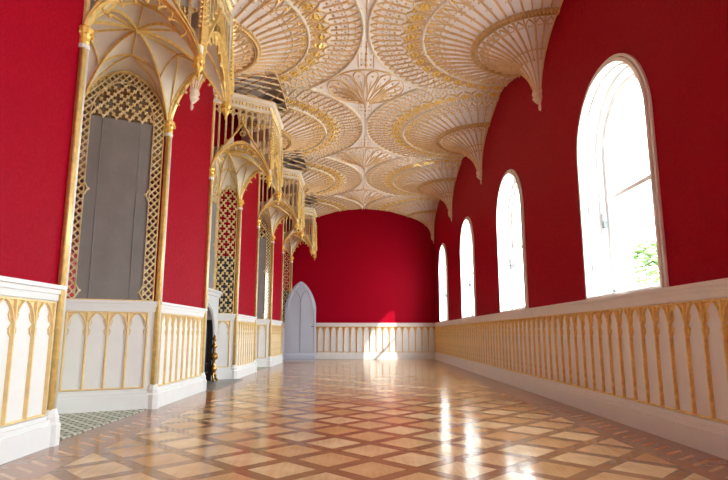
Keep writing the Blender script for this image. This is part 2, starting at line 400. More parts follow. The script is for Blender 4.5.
def fan_meshes(cut, half):
    out = {}; key_ = (cut, half)
    nr = [0.052, 0.065, 0.08, 0.1, 0.125, 0.155, 0.19, 0.23, 0.28, 0.34, 0.42, 0.5, 0.6, 0.7, 0.8, 0.95, 1.1, 1.3, 1.5, 1.7, 1.85, R]
    th0, th1 = -PI / 2, (0.0 if half else PI / 2)
    na = 36 if half else 72
    mb = MB(); idx = {}
    for j in range(na + 1):
        th = th0 + (th1 - th0) * j / na
        rm = min(R, BAY / max(1e-6, abs(math.sin(th))))
        for i, r in enumerate(nr):
            rr = min(r, rm); idx[i, j] = len(mb.v); mb.v.append(tuple(SP(rr, th)[0]))
    for j in range(na):
        for i in range(len(nr) - 1):
            q = [idx[i, j], idx[i + 1, j], idx[i + 1, j + 1], idx[i, j + 1]]
            c = sum((V(mb.v[k]) for k in q), V()) / 4
            if cut and abs(c.y) > 0.93 and c.x < 0.78: continue
            ps = {tuple(round(x, 5) for x in mb.v[k]) for k in q}
            if len(ps) < 3: continue
            mb.f.append(tuple(q))
    out['conoid'] = mb.mesh('conoid', PLASTER, True)
    # ribs
    rb = MB(); pale = MB(); gd = MB(); rim = MB()
    def path(m_, pts, w, h):
        run = []
        for r, th in pts:
            if inside(r, th, cut, half): run.append((r, th))
            else:
                if len(run) > 1: flush(m_, run, w, h)
                run = []
        if len(run) > 1: flush(m_, run, w, h)
    def flush(m_, run, w, h):
        P, NN = zip(*[SP(r, th) for r, th in run]); m_.rib(list(P), list(NN), [w * 1.25 * min(1, .25 + r / .5) for r, _ in run], [h * 1.35 * min(1, .3 + r / .5) for r, _ in run])
    def ring(m_, r, w, h, n=90):
        path(m_, [(r, -PI / 2 + PI * k / n) for k in range(n + 1)], w, h)
    def dot(m_, r, th, s, hh=0.012):
        if inside(r, th, cut, half):
            p, n_ = SP(r, th, hh); m_.blob(p, s * 1.25)
    NB = 18
    for k in range(NB + 1):                      # trumpet ribs
        th = -PI / 2 + PI * k / NB
        rs = [0.056, 0.07, 0.085, 0.105, 0.13, 0.17, 0.22, 0.28, 0.35, 0.43, 0.52, 0.61, 0.68]
        thc = max(-PI / 2 + 0.02, min(PI / 2 - 0.02, th))
        if k % 2 == 0: path(rb, [(r, thc) for r in rs], 0.022, 0.018)
        else: path(rb, [(r, thc) for r in rs[6:]], 0.016, 0.014)
        if k < NB:
            d = PI / NB
            path(rb, [(0.53, th), (0.59, th + d * .16), (0.645, th + d * .5)], 0.012, 0.012)
            path(rb, [(0.53, th + d), (0.59, th + d * .84), (0.645, th + d * .5)], 0.012, 0.012)
            dot(rb, 0.56, th + d * .35, 0.011); dot(rb, 0.56, th + d * .65, 0.011)
            if k % 2 == 1: dot(rb, 0.215, th, 0.018)
            dot(rb, 0.30, th + d * .3, 0.011); dot(rb, 0.30, th + d * .7, 0.011)
    # rope rim
    for k in range(61):
        th = -PI / 2 + PI * k / 60
        if half and th > 0.01: continue
        p, n_ = SP(0.715, th, 0.022); rim.blob(p, 0.026)
        p, n_ = SP(0.745, th, 0.012); rim.blob(p, 0.018)
    ring(rim, 0.685, 0.016, 0.026); ring(rim, 0.728, 0.030, 0.012)
    NZ = 26
    D = PI / NZ
    for k in range(NZ + 1):                      # second zone: long lancets
        th = -PI / 2 + D * k
        main = (k % 2 == 0)
        path(rb, [(0.76 + j * 0.06, th) for j in range(7 if not main else 10)], 0.018 if main else 0.014, 0.018)
        if k < NZ:
            for (a, b) in ((th, th + D / 2), (th + D, th + D / 2)):
                path(rb, [(1.00, a), (1.08, a + (b - a) * .12), (1.16, a + (b - a) * .45), (1.22, b)], 0.012, 0.012)
                path(rb, [(1.14, a), (1.22, a + (b - a) * .1), (1.29, a + (b - a) * .6)], 0.011, 0.012)
                dot(rb, 1.06, a + (b - a) * .45, 0.012); dot(rb, 1.12, a + (b - a) * .7, 0.012)
            dot(gd, 1.235, th + D / 2, 0.020); dot(gd, 1.27, th + D / 2, 0.014)
        if not main: 
            dot(rb, 0.93, th + D * .25, 0.010); dot(rb, 0.93, th - D * .25, 0.010)
    ring(pale, 1.31, 0.024, 0.024)
    NL = 22; D = PI / NL
    for k in range(NL):                          # gilded foliage ring
        th = -PI / 2 + D * (k + .5)
        if inside(1.44, th, cut, half, -0.03): LEAVES.append((key_, th))
        for sgn in (-1, 1):                      # scrolls beside each leaf
            path(rb, [(1.33, th + sgn * D * .5), (1.40, th + sgn * D * .40), (1.47, th + sgn * D * .46), (1.53, th + sgn * D * .30), (1.57, th + sgn * D * .08)], 0.014, 0.016)
            path(rb, [(1.34, th + sgn * D * .10), (1.38, th + sgn * D * .26), (1.44, th + sgn * D * .30)], 0.012, 0.012)
            dot(gd, 1.52, th + sgn * D * .42, 0.017); dot(gd, 1.36, th + sgn * D * .5, 0.015)
    NO = 44; D = PI / NO
    for k in range(NO + 1):                      # outer zone: cusped fingers
        th = -PI / 2 + D * k
        path(rb, [(1.57, th), (1.66, th), (1.75, th), (1.84, th)], 0.013, 0.015)
        for sgn in (-1, 1):
            path(rb, [(1.80, th), (1.86, th + sgn * D * .12), (1.90, th + sgn * D * .32), (1.93, th + sgn * D * .5)], 0.012, 0.013)
            dot(gd, 1.64, th + sgn * D * .5, 0.015); dot(rb, 1.74, th + sgn * D * .5, 0.012); dot(rb, 1.78, th + sgn * D * .27, 0.011); dot(rb, 1.70, th + sgn * D * .22, 0.010); dot(rb, 1.86, th + sgn * D * .30, 0.010)
    ring(pale, R - 0.012, 0.026, 0.026, 120)
    # rib along the bay line
    for sgn in (-1, 1):
        if half and sgn > 0: continue
        pts = []
        for j in range(30):
            x = (0.78 if cut else 0.0) + j * 0.06
            y = (BAY - 0.004) * sgn; r = math.hypot(x, y)
            if r > R: break
            pts.append((r, math.atan2(y, x)))
        P, NN = zip(*[SP(*q) for q in pts]); pale.rib(list(P), list(NN), 0.026, 0.024)
    if cut:                                      # net of diagonal ribs over the canopy, dark space above it
        for sgn in (-1, 1):
            if half and sgn > 0: continue
            a, b, c_ = 0.93, BAY, 0.78
            zz = lambda x, y: V((x, y * sgn, fz(math.hypot(x, y)) - 0.012))
            dn = V((0, 0, -1))
            rb.rib([zz(c_, a + (b - a) * t / 6) for t in range(7)], dn, 0.022, 0.03, True)
            rb.rib([zz(c_ * t / 6, a) for t in range(1, 7)], dn, 0.022, 0.03, True)
            pale.rib([zz(c_ * t / 6, b) for t in range(0, 7)], dn, 0.022, 0.03, True)
            st = 0.26
            for k in range(-4, 7):
                for dr in (1, -1):
                    seg = []
                    for t in range(0, 41):
                        x = c_ * t / 40; y = a + k * st + dr * x * 1.0
                        if a <= y <= b: seg.append(zz(x, y))
                    if len(seg) > 2: rb.rib([seg[0], seg[len(seg) // 2], seg[-1]], dn, 0.020, 0.03, True)
    out['rib_tracery'] = rb.mesh('rib_tracery', RIB); out['ring_rib'] = pale.mesh('ring_rib', RIBPALE)
    out['gilt_beads'] = gd.mesh('gilt_beads', GOLDB); out['beaded_rim'] = rim.mesh('beaded_rim', RIMG)
    # corbel
    cb = MB()
    prof_ = [(0.004, 3.16), (0.022, 3.18), (0.026, 3.215), (0.016, 3.24), (0.05, 3.265), (0.085, 3.31), (0.064, 3.335), (0.088, 3.36), (0.080, 3.395), (0.066, 3.42)]
    n = 12
    for r, z in prof_:
        for k in range(n + 1):
            a_ = -PI / 2 + (PI / 2 if half else PI) * k / n
            cb.v.append((r * math.cos(a_), r * math.sin(a_), z))
    for j in range(len(prof_) - 1):
        for k in range(n):
            cb.f.append((j * (n + 1) + k, j * (n + 1) + k + 1, (j + 1) * (n + 1) + k + 1, (j + 1) * (n + 1) + k))
    out['corbel'] = cb.mesh('corbel', RIBPALE, True)
    return out
SETS = {(c, h): fan_meshes(c, h) for c, h in ((False, False), (False, True), (True, False), (True, True))}
FAN_Y = [-0.33, 2.78, 5.89, 9.00, 12.11]
names_r = ['hidden', 'gilded fan vault on right wall before the nearest window', 'largest visible fan vault and trumpet on right wall, between first and second windows',
           'second fan vault on right wall, between second and third windows', 'third fan vault on right wall, between third and fourth windows']
names_l = ['hidden', 'gilded fan vault on left wall before the nearest canopy', 'left fan vault rising between the first and second canopies',
           'left fan vault rising between the second and third canopies', 'left fan vault rising between the third and fourth canopies']
def fan(side, y, label, half=False):
    left = side == 'L'
    if left:
        t = thing('fan_vault', label, 'vault', (XL, y, 0), 0.0, 'fan vaults of the ceiling')
    else:
        t = thing('fan_vault', label, 'vault', (XR, y, 0), PI, 'fan vaults of the ceiling')
    key = (left, half)
    for nm, me in SETS[key].items():
        o = link(nm, me, t)
        if nm == 'gilt_beads': o['kind'] = 'stuff'      # over a hundred pin-head beads
    for k_, th in LEAVES:
        if k_ == key:
            o = link('leaf_boss', LEAF, t); o.location = SP(1.44, th, .012)[0]; o.rotation_euler = (0, 0, th)
    if half and not left:                         # mirror so the built half looks back at the camera
        t.rotation_euler = (0, 0, 0); t.scale = (-1, 1, 1)
    return t
for i, y in enumerate(FAN_Y):
    if i == 0: continue
    fan('R', y, names_r[i]); fan('L', y, names_l[i])
fan('R', YF - 0.005, 'half fan vault in the far right corner beside the last window', True)
fan('L', YF - 0.005, 'half fan vault in the far left corner above the door', True)
# plaster crown between the fans
mb = MB(); mb.box((XL, YB, 4.181), (XR, YF, 4.20))
# opened over the canopies so the dark loft shows through the nets
mb = MB()
xs = XL + 0.78
mb.box((xs, YB, 4.181), (XR, YF, 4.20))
yy = [YB] + [v for c in (1.225, 4.335, 7.445, 10.555, 13.67) for v in (c - 0.62, c + 0.62)] + [YF]
for k in range(0, len(yy), 2): mb.box((XL, yy[k], 4.181), (xs, yy[k + 1], 4.20))
mb.box((XL, YB, 4.34), (xs + .02, YF, 4.36))
struct(mb.build('trim_1', PLASTER))

# star pendants on the crown line
def pendant_set():
    sh = MB(); rb = MB(); bs = MB()
    pr = lambda r: 4.178 - 0.26 * max(0.0, 1 - (r / 0.56)) ** 1.6
    rr = [0.03, 0.06, 0.1, 0.15, 0.2, 0.27, 0.35, 0.45, 0.56]; n = 36
    for r in rr:
        for k in range(n):
            a = 2 * PI * k / n; sh.v.append((r * math.cos(a), r * math.sin(a), pr(r)))
    for j in range(len(rr) - 1):
        for k in range(n): sh.f.append((j * n + k, j * n + (k + 1) % n, (j + 1) * n + (k + 1) % n, (j + 1) * n + k))
    dn = V((0, 0, -1))
    Q = lambda r, a: V((r * math.cos(a), r * math.sin(a), pr(r)))
    for k in range(14):
        a = 2 * PI * k / 14; D = PI / 14
        rb.rib([Q(r, a) for r in (0.03, 0.08, 0.15, 0.22, 0.30)], dn, 0.016, 0.018)
        for s_ in (-1, 1):
            rb.rib([Q(0.12, a), Q(0.22, a + s_ * D * .5), Q(0.34, a + s_ * D * .85), Q(0.44, a + s_ * D * .8), Q(0.50, a + s_ * D * .4), Q(0.52, a)], dn, 0.016, 0.018)
        rb.blob(Q(0.42, a) + dn * .01, 0.022); rb.blob(Q(0.33, a) + dn * .01, 0.014)
    rb.rib([Q(0.545, 2 * PI * k / 48) for k in range(49)], dn, 0.02, 0.02)
    bs.lathe([(0.004, -0.10), (0.022, -0.075), (0.014, -0.055), (0.035, -0.03), (0.05, 0.0), (0.03, 0.02)], 10, (0, 0, pr(0.03)))
    # tracery reaching into the points of the diamond between the fans
    for s_ in (-1, 1):
        for r0, r1, x in ((0.56, 1.25, 0.0), (0.6, 0.95, 0.10), (0.6, 0.95, -0.10)):
            rb.rib([V((x, s_ * (r0 + (r1 - r0) * t / 5), 4.18)) for t in range(6)], dn, 0.014, 0.016)
        for yv, s2 in ((0.68, .03), (0.82, .026), (0.98, .022), (1.15, .016)):
            rb.blob((0, s_ * yv, 4.165), s2)
            rb.blob((0.06, s_ * yv, 4.17), s2 * .6); rb.blob((-0.06, s_ * yv, 4.17), s2 * .6)
        rb.blob((s_ * 0.64, 0, 4.17), 0.022)
    return [('pendant_cone', sh.mesh('pendant_cone', PLASTER, True)), ('petal_ribs', rb.mesh('petal_ribs', RIB)), ('boss', bs.mesh('boss', RIBPALE, True))]
PS = pendant_set()
for y, lab in ((4.335, 'star-shaped ceiling pendant nearest the camera, above the first bay'), (7.445, 'largest visible star-shaped ceiling pendant with small white boss'),
               (10.555, 'middle star-shaped ceiling pendant on the crown line'), (13.67, 'farthest star-shaped ceiling pendant, just above the far wall')):
    t = thing('ceiling_pendant', lab, 'ceiling pendant', (0.06, y, 0), 0, 'star pendants on the ceiling crown')
    for nm, me in PS: link(nm, me, t)

# ------------------------------------------------------------------ wainscot
def frame2d(P0, P1):
    P0 = V((P0[0], P0[1], 0)); P1 = V((P1[0], P1[1], 0)); d = (P1 - P0); L = d.length; d.normalize()
    n = V((-d.y, d.x, 0))        # left of the direction = towards the room
    return P0, d, n, L
def obox(m_, P0, d, n, u0, u1, a0, a1, z0, z1):
    c = [P0 + d * u + n * a for u, a in ((u0, a0), (u1, a0), (u1, a1), (u0, a1))]
    m_.prism([(p.x, p.y) for p in c], z0, z1)
def wainscot(P0, P1, bays, label, inset=0.03, inset2=None, base=True, hue=GOLDP):
    """P0->P1 with the room on the left hand; origin kept at P0"""
    p0, d, n, L = frame2d(P0, P1)
    t = thing('wainscot', label, 'wall panelling', (P0[0], P0[1], 0))
    O = V((0, 0, 0)); inset2 = inset if inset2 is None else inset2
    m_ = MB(); obox(m_, O, d, n, 0, L, -0.01, 0.012, 0.0, 0.90); m_.build('panel_board', PAINT, t)
    m_ = MB()
    obox(m_, O, d, n, 0, L, 0.0, 0.050, 0.945, 0.97); obox(m_, O, d, n, 0, L, 0.0, 0.034, 0.915, 0.945); obox(m_, O, d, n, 0, L, 0.0, 0.024, 0.875, 0.915)
    m_.build('dado_rail', PAINT, t)
    m_ = MB()
    obox(m_, O, d, n, 0, L, 0.0, 0.055, 0.0, 0.125); obox(m_, O, d, n, 0, L, 0.0, 0.042, 0.125, 0.155); obox(m_, O, d, n, 0, L, 0.0, 0.028, 0.155, 0.18)
    m_.build('skirting', PAINT, t)
    u0, u1 = inset, L - inset2; w = (u1 - u0) / bays
    W = lambda u, z, a=0.012: O + d * u + n * a + V((0, 0, z))
    zt, zs = 0.862, 0.675
    m_ = MB(); m_.rib([W(u0 - .008, 0.19), W(u1 + .008, 0.19)], n, 0.018, 0.014); m_.rib([W(u0 - .008, zt), W(u1 + .008, zt)], n, 0.018, 0.016)
    m_.build('gilt_rail', hue, t)
    ml = MB(); ml.rib([W(0, 0.19) , W(0, zt)], n, 0.023, 0.020); ml.v = [tuple(V(v)) for v in ml.v]; me = ml.mesh('mullion', hue)
    for k in range(bays + 1):
        o = link('mullion', me, t); o.location = d * (u0 + k * w)
    m_ = MB()
    for k in range(bays + 1):
        m_.rib([W(u0 + k * w, zs), W(u0 + k * w, zt)], n, 0.022, 0.018)
    for k in range(bays):
        ua, ub = u0 + k * w, u0 + (k + 1) * w; um = (ua + ub) / 2
        for a_, b_ in ((ua, um), (ub, um)):
            pts = []
            for j in range(6):
                s_ = j / 5; pts.append(W(a_ + (b_ - a_) * (1 - math.cos(s_ * PI / 2 * .92)) / (1 - math.cos(PI / 2 * .92)), zs + (zt - zs) * math.sin(s_ * PI / 2 * .92) / math.sin(PI / 2 * .92)))
            m_.rib(pts, n, 0.015, 0.017)
            for q0, q1 in zip(pts[:-1], pts[1:]):
                ax = W(a_, 0, .012); f0 = V((ax.x, ax.y, q0.z)) + n * .003; f1 = V((ax.x, ax.y, q1.z)) + n * .003
                m_.add([q0 + n * .003, q1 + n * .003, f1, f0], [(0, 1, 2, 3)])
            # trefoil cusps
            c1 = a_ + (b_ - a_) * .16; c2 = a_ + (b_ - a_) * .50
            c3 = a_ + (b_ - a_) * .32
            m_.rib([W(a_ + (b_ - a_) * .05, 0.655), W(a_ + (b_ - a_) * .30, 0.675), W(c3, 0.70), W(c1, 0.72)], n, 0.008, 0.009)
            m_.rib([W(c1, 0.735), W(a_ + (b_ - a_) * .34, 0.75), W(a_ + (b_ - a_) * .45, 0.775), W(a_ + (b_ - a_) * .40, 0.795)], n, 0.006, 0.008)
            m_.blob(W(c3 + (b_ - a_) * .04, 0.70), 0.006); m_.blob(W(a_ + (b_ - a_) * .47, 0.775), 0.005)
    m_.build('arch_tracery', hue, t)
    return t
# right wall: room lies on the left hand walking from far to near? direction -> n = (-dy,dx)
wainscot((XR, YB), (XR, YF), 98, 'long white arcaded wainscot under the windows, in the shade', 0.1, hue=GOLD)
wainscot((XR, YF), (XL, YF), 22, 'white arcaded wainscot across the far wall behind the door', hue=GOLDF)
wainscot((XL, NICHE[0] - HW), (XL, YB), 31, 'white arcaded wainscot on the nearest left pier', 0.075, 0.075)
pl = ['white arcaded wainscot on left pier between draped recess and fireplace', 'white arcaded wainscot on left pier just past the fireplace', 'short white arcaded wainscot on the last left pier before the door']
for i in range(3):
    wainscot((XL, NICHE[i + 1] - HW), (XL, NICHE[i] + HW), 8, pl[i], 0.085, 0.085)
wainscot((XL, YF), (XL, NICHE[3] + HW), 1, 'narrow white wainscot in the far left corner behind the door', 0.08, 0.08)
sl = ['white four-arch wainscot under the large grey draped panel', 'narrow white wainscot beside the fireplace andiron', 'narrow white wainscot under the far grey draped panel', 'narrow white wainscot behind the open door']
for i, yc in enumerate(NICHE):
    d_ = DEEP[i]; h = back_half(d_); b_ = 4 if d_ > .5 else 1
    wainscot((XL, yc + HW), (XL - d_, yc + h), b_, sl[i], 0.075, 0.055)
    if d_ > .5:
        wainscot((XL - d_, yc + h), (XL - d_, yc - h), 5, 'white wainscot on the back of the ' + ('first' if i == 0 else 'third') + ' recess', 0.05)
        wainscot((XL - d_, yc - h), (XL, yc - HW), 4, 'white wainscot on the hidden near side of the ' + ('first' if i == 0 else 'third') + ' recess', 0.055, 0.075)
    elif i == 1:
        wainscot((XL - d_, yc - h), (XL, yc - HW), 1, 'narrow white wainscot on the near side of the fireplace recess', 0.055, 0.075)

# ------------------------------------------------------------------ colonnettes
def colonnette_set():
    p = MB(); p.lathe([(0.068, 0), (0.068, 0.125), (0.056, 0.14), (0.056, 0.17), (0.046, 0.19), (0.040, 0.215)], 8, ph=PI / 8)
    s = MB(); s.lathe([(0.027, 0.21), (0.027, 2.60)], 10)
    s2 = MB(); s3 = MB()
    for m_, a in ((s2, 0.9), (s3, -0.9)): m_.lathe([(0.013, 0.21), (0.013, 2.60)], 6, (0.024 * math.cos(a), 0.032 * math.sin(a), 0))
    r = MB(); r.lathe([(0.040, 2.60), (0.044, 2.625), (0.034, 2.635)], 10)
    c = MB(); c.lathe([(0.032, 2.635), (0.040, 2.65), (0.036, 2.68), (0.052, 2.72), (0.058, 2.745), (0.045, 2.76)], 10)
    for k in range(8):
        a = 2 * PI * k / 8; c.blob((0.056 * math.cos(a), 0.056 * math.sin(a), 2.705), 0.016)
    return [('plinth', p.mesh('plinth', PAINT)), ('shaft', s.mesh('shaft', GOLD, True)), ('highlight_side_shaft', s2.mesh('highlight_side_shaft', PAINT, True)), ('gilt_side_shaft', s3.mesh('gilt_side_shaft', GOLD, True)), ('necking', r.mesh('necking', WHITE)), ('capital', c.mesh('capital', GOLDB))]  # the pale side shaft puts the bright highlight on the gilding into colour
CS = colonnette_set()
lbl = [('gold colonnette on the nearest pier, left of the large draped panel', 'gold colonnette right of the large draped panel'),
       ('gold colonnette left of the fireplace', 'gold colonnette right of the fireplace lattice strip'),
       ('gold colonnette left of the far draped panel', 'gold colonnette right of the far draped panel'),
       ('gold colonnette on the last pier, just left of the door', 'gold colonnette in the far corner behind the door')]
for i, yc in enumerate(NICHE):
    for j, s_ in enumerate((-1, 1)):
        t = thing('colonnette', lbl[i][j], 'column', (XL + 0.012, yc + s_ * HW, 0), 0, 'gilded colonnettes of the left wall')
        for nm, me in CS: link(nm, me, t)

# ------------------------------------------------------------------ lattice panels in the recesses
def panel(P0, P1, label, cloth=True, zc=2.69, z0=0.975):
    """mirror panel in the recess side; P0->P1 with room on the left hand"""
    p0, d, n, L = frame2d(P0, P1); t = thing('recess_panel', label, 'wall panel', (P0[0], P0[1], 0)); O = V()
    W = lambda u, z, a=0.02: O + d * u + n * a + V((0, 0, z))
    m0, m1 = 0.040, L - 0.006; bw = 0.095 if cloth else 0
    la = MB(); ed = MB(); um = (m0 + m1) / 2; hw = (m1 - m0) / 2
    ZS_, ZA = 2.70, 0.46
    top = lambda u: ZS_ + ZA * max(0, 1 - abs((u - um) / hw) ** 2.0) ** 0.55
    top2 = lambda u: ZS_ + (ZA - bw) * max(0, 1 - abs((u - um) / (hw - bw)) ** 2.0) ** 0.55 if abs(u - um) < hw - bw else 0
    outl = [W(m0, z0)] + [W(um + hw * math.sin(-PI / 2 + PI * k / 20), top(um + hw * math.sin(-PI / 2 + PI * k / 20))) for k in range(21)] + [W(m1, z0)]
    ed.rib(outl, n, 0.014, 0.022); ed.rib([W(m0, z0), W(m1, z0)], n, 0.014, 0.02)
    whole = lambda u, z: m0 <= u <= m1 and z0 <= z <= top(u)
    inner = lambda u, z: m0 + bw < u < m1 - bw and z < max(top2(u), ZS_ if z < ZS_ else 0)
    border = lambda u, z: whole(u, z) and not inner(u, z)
    head = lambda u, z: whole(u, z) and inner(u, z) and z > zc
    def net(test, st, asp, w, h, s1, s2):
        def diag(u_, du, z_, dz):
            seg = []
            for k in range(400):
                u = u_ + du * k * .2; z = z_ + dz * k * .2
                if u > m1 + .03 or u < m0 - .03 or z > 3.3: break
                if test(u, z): seg.append((u, z))
                else:
                    if len(seg) > 1: la.rib([W(*seg[0]), W(*seg[-1])], n, w, h)
                    seg = []
            if len(seg) > 1: la.rib([W(*seg[0]), W(*seg[-1])], n, w, h)
        lo = -int((2 * hw) / (st / 2) * .5) - 3
        for k in range(lo, int(2.4 / (st * asp)) + 2):
            z_ = z0 + k * st * asp
            diag(um - round(hw / (st / 2)) * st / 2 - 0, st / 2, z_, st * asp / 2)
            diag(um + round(hw / (st / 2)) * st / 2, -st / 2, z_, st * asp / 2)
        nu = round(hw / (st / 2))
        for i in range(-nu, nu + 1):
            for j in range(int(2.4 / (st * asp / 2)) + 2):
                u = um + i * st / 2; z = z0 + j * st * asp / 2
                if not test(u, z): continue
                if (i + j + nu) % 2 == 0:
                    la.blob(W(u, z, 0.026), s1)
                elif s2:                          # cusps pointing into each opening
                    for a_, b_ in ((st * .25, st * asp * .25), (-st * .25, st * asp * .25), (st * .25, -st * asp * .25), (-st * .25, -st * asp * .25)):
                        if test(u + a_ * .8, z + b_ * .8): la.blob(W(u + a_ * .80, z + b_ * .80, 0.024), s2)
    if cloth:
        net(border, 0.060, 1.15, 0.015, 0.016, 0.014, 0.0)
        net(head, 0.115, 1.15, 0.014, 0.018, 0.020, 0.016)
    else: net(whole, 0.135, 1.2, 0.016, 0.018, 0.022, 0.018)
    if cloth:
        for uu in (m0 + bw, m1 - bw): la.rib([W(uu, z0), W(uu, zc)], n, 0.011, 0.02)
        ha = hw - bw
        la.rib([W(um + ha * math.sin(-PI / 2 + PI * k / 20), ZS_ + (ZA - bw) * max(0, 1 - abs(math.sin(-PI / 2 + PI * k / 20)) ** 2.0) ** 0.55, .022) for k in range(21)], n, 0.012, 0.02)
        nb = 5; cw = (m1 - m0 - 2 * bw) / nb
        for k in range(nb):                      # cusped fringe along the top of the cloth
            c0 = m0 + bw + k * cw
            for a_, b_ in ((c0, c0 + cw / 2), (c0 + cw, c0 + cw / 2)):
                la.rib([W(a_, zc), W(a_ + (b_ - a_) * .35, zc + .03), W(a_ + (b_ - a_) * .5, zc + .05), W(b_, zc + .09)], n, 0.014, 0.02)
            la.blob(W(c0 + cw * .3, zc + .03, .028), .014); la.blob(W(c0 + cw * .7, zc + .03, .028), .014)
        for zz in (1.05, 1.98):                  # little side brackets
            for uu, s_ in ((m0 + bw, 1), (m1 - bw, -1)):
                la.rib([W(uu, zz - .06), W(uu + s_ * .03, zz), W(uu, zz + .06)], n, 0.018, 0.02); la.blob(W(uu + s_ * .035, zz), .018)
    dk = IRON if not cloth else MIRROR
    mi = MB(); ks = [um + hw * math.sin(-PI / 2 + PI * k / 20) for k in range(21)]
    for a_, b_ in zip(ks[:-1], ks[1:]):
        ta, tb = (top(a_), top(b_)) if cloth else (1.85, 1.85)
        q = [W(a_, z0, .003), W(b_, z0, .003), W(b_, tb, .003), W(a_, ta, .003)]
        mi.add(q + [p + n * .004 for p in q], [(0, 1, 2, 3), (7, 6, 5, 4), (0, 4, 5, 1), (2, 6, 7, 3)])
    mi.build('mirror_glass' if cloth else 'dark_backing', dk, t)
    la.build('lattice', LATT, t); ed.build('gilt_edge', GOLD, t)
    if cloth:
        m_ = MB(); nx, nzz = 10, 16; o_ = 0
        for j in range(nzz + 1):
            for i in range(nx + 1):
                u = m0 + bw + .004 + (m1 - m0 - 2 * bw - .008) * i / nx; z = z0 + .005 + (zc - z0 - .01) * j / nzz
                m_.v.append(tuple(W(u, z, 0.022 + 0.003 * math.sin(i * 1.3 + j * .4))))
        for j in range(nzz):
            for i in range(nx):
                q = j * (nx + 1) + i; m_.f.append((q, q + 1, q + nx + 2, q + nx + 1))
        n_ = len(m_.v)
        c = m_.build('dust_cloth', CLOTH, t, True); c['label'] = 'grey cloth covering the glass'
        for fr in (0.2, 0.8):
            sm = MB(); u = m0 + bw + (m1 - m0 - 2 * bw) * fr; sm.rib([W(u, z0 + .01, .026), W(u + .004, 1.8, .028), W(u, zc - .01, .026)], n, 0.004, 0.002)
            sm.build('seam', CREASE, c)
    return t
for i, yc in enumerate(NICHE):
    d_ = DEEP[i]; h = back_half(d_)
    lab = ['large arched panel covered by grey cloth in a gilded lattice frame, nearest recess', 'narrow open gilded lattice strip beside the fireplace, dark red behind',
           'far arched panel covered by grey cloth, partly behind the second pier', 'narrow gilded lattice strip above the left shoulder of the door'][i]
    panel((XL, yc + HW), (XL - d_, yc + h), lab, d_ > .5)
    if d_ > .5:
        panel((XL - d_, yc - h), (XL, yc - HW), 'hidden lattice panel on the near side of the ' + ('first' if i == 0 else 'third') + ' recess', True)
    else:
        panel((XL - d_, yc - h), (XL, yc - HW), 'lattice strip on the near side of the ' + ('fireplace' if i == 1 else 'last') + ' recess', False)
    if i == 1: panel((XL - d_, yc + h), (XL - d_, yc - h), 'grey cloth covered panel above the fireplace', True, 2.6, 1.30)

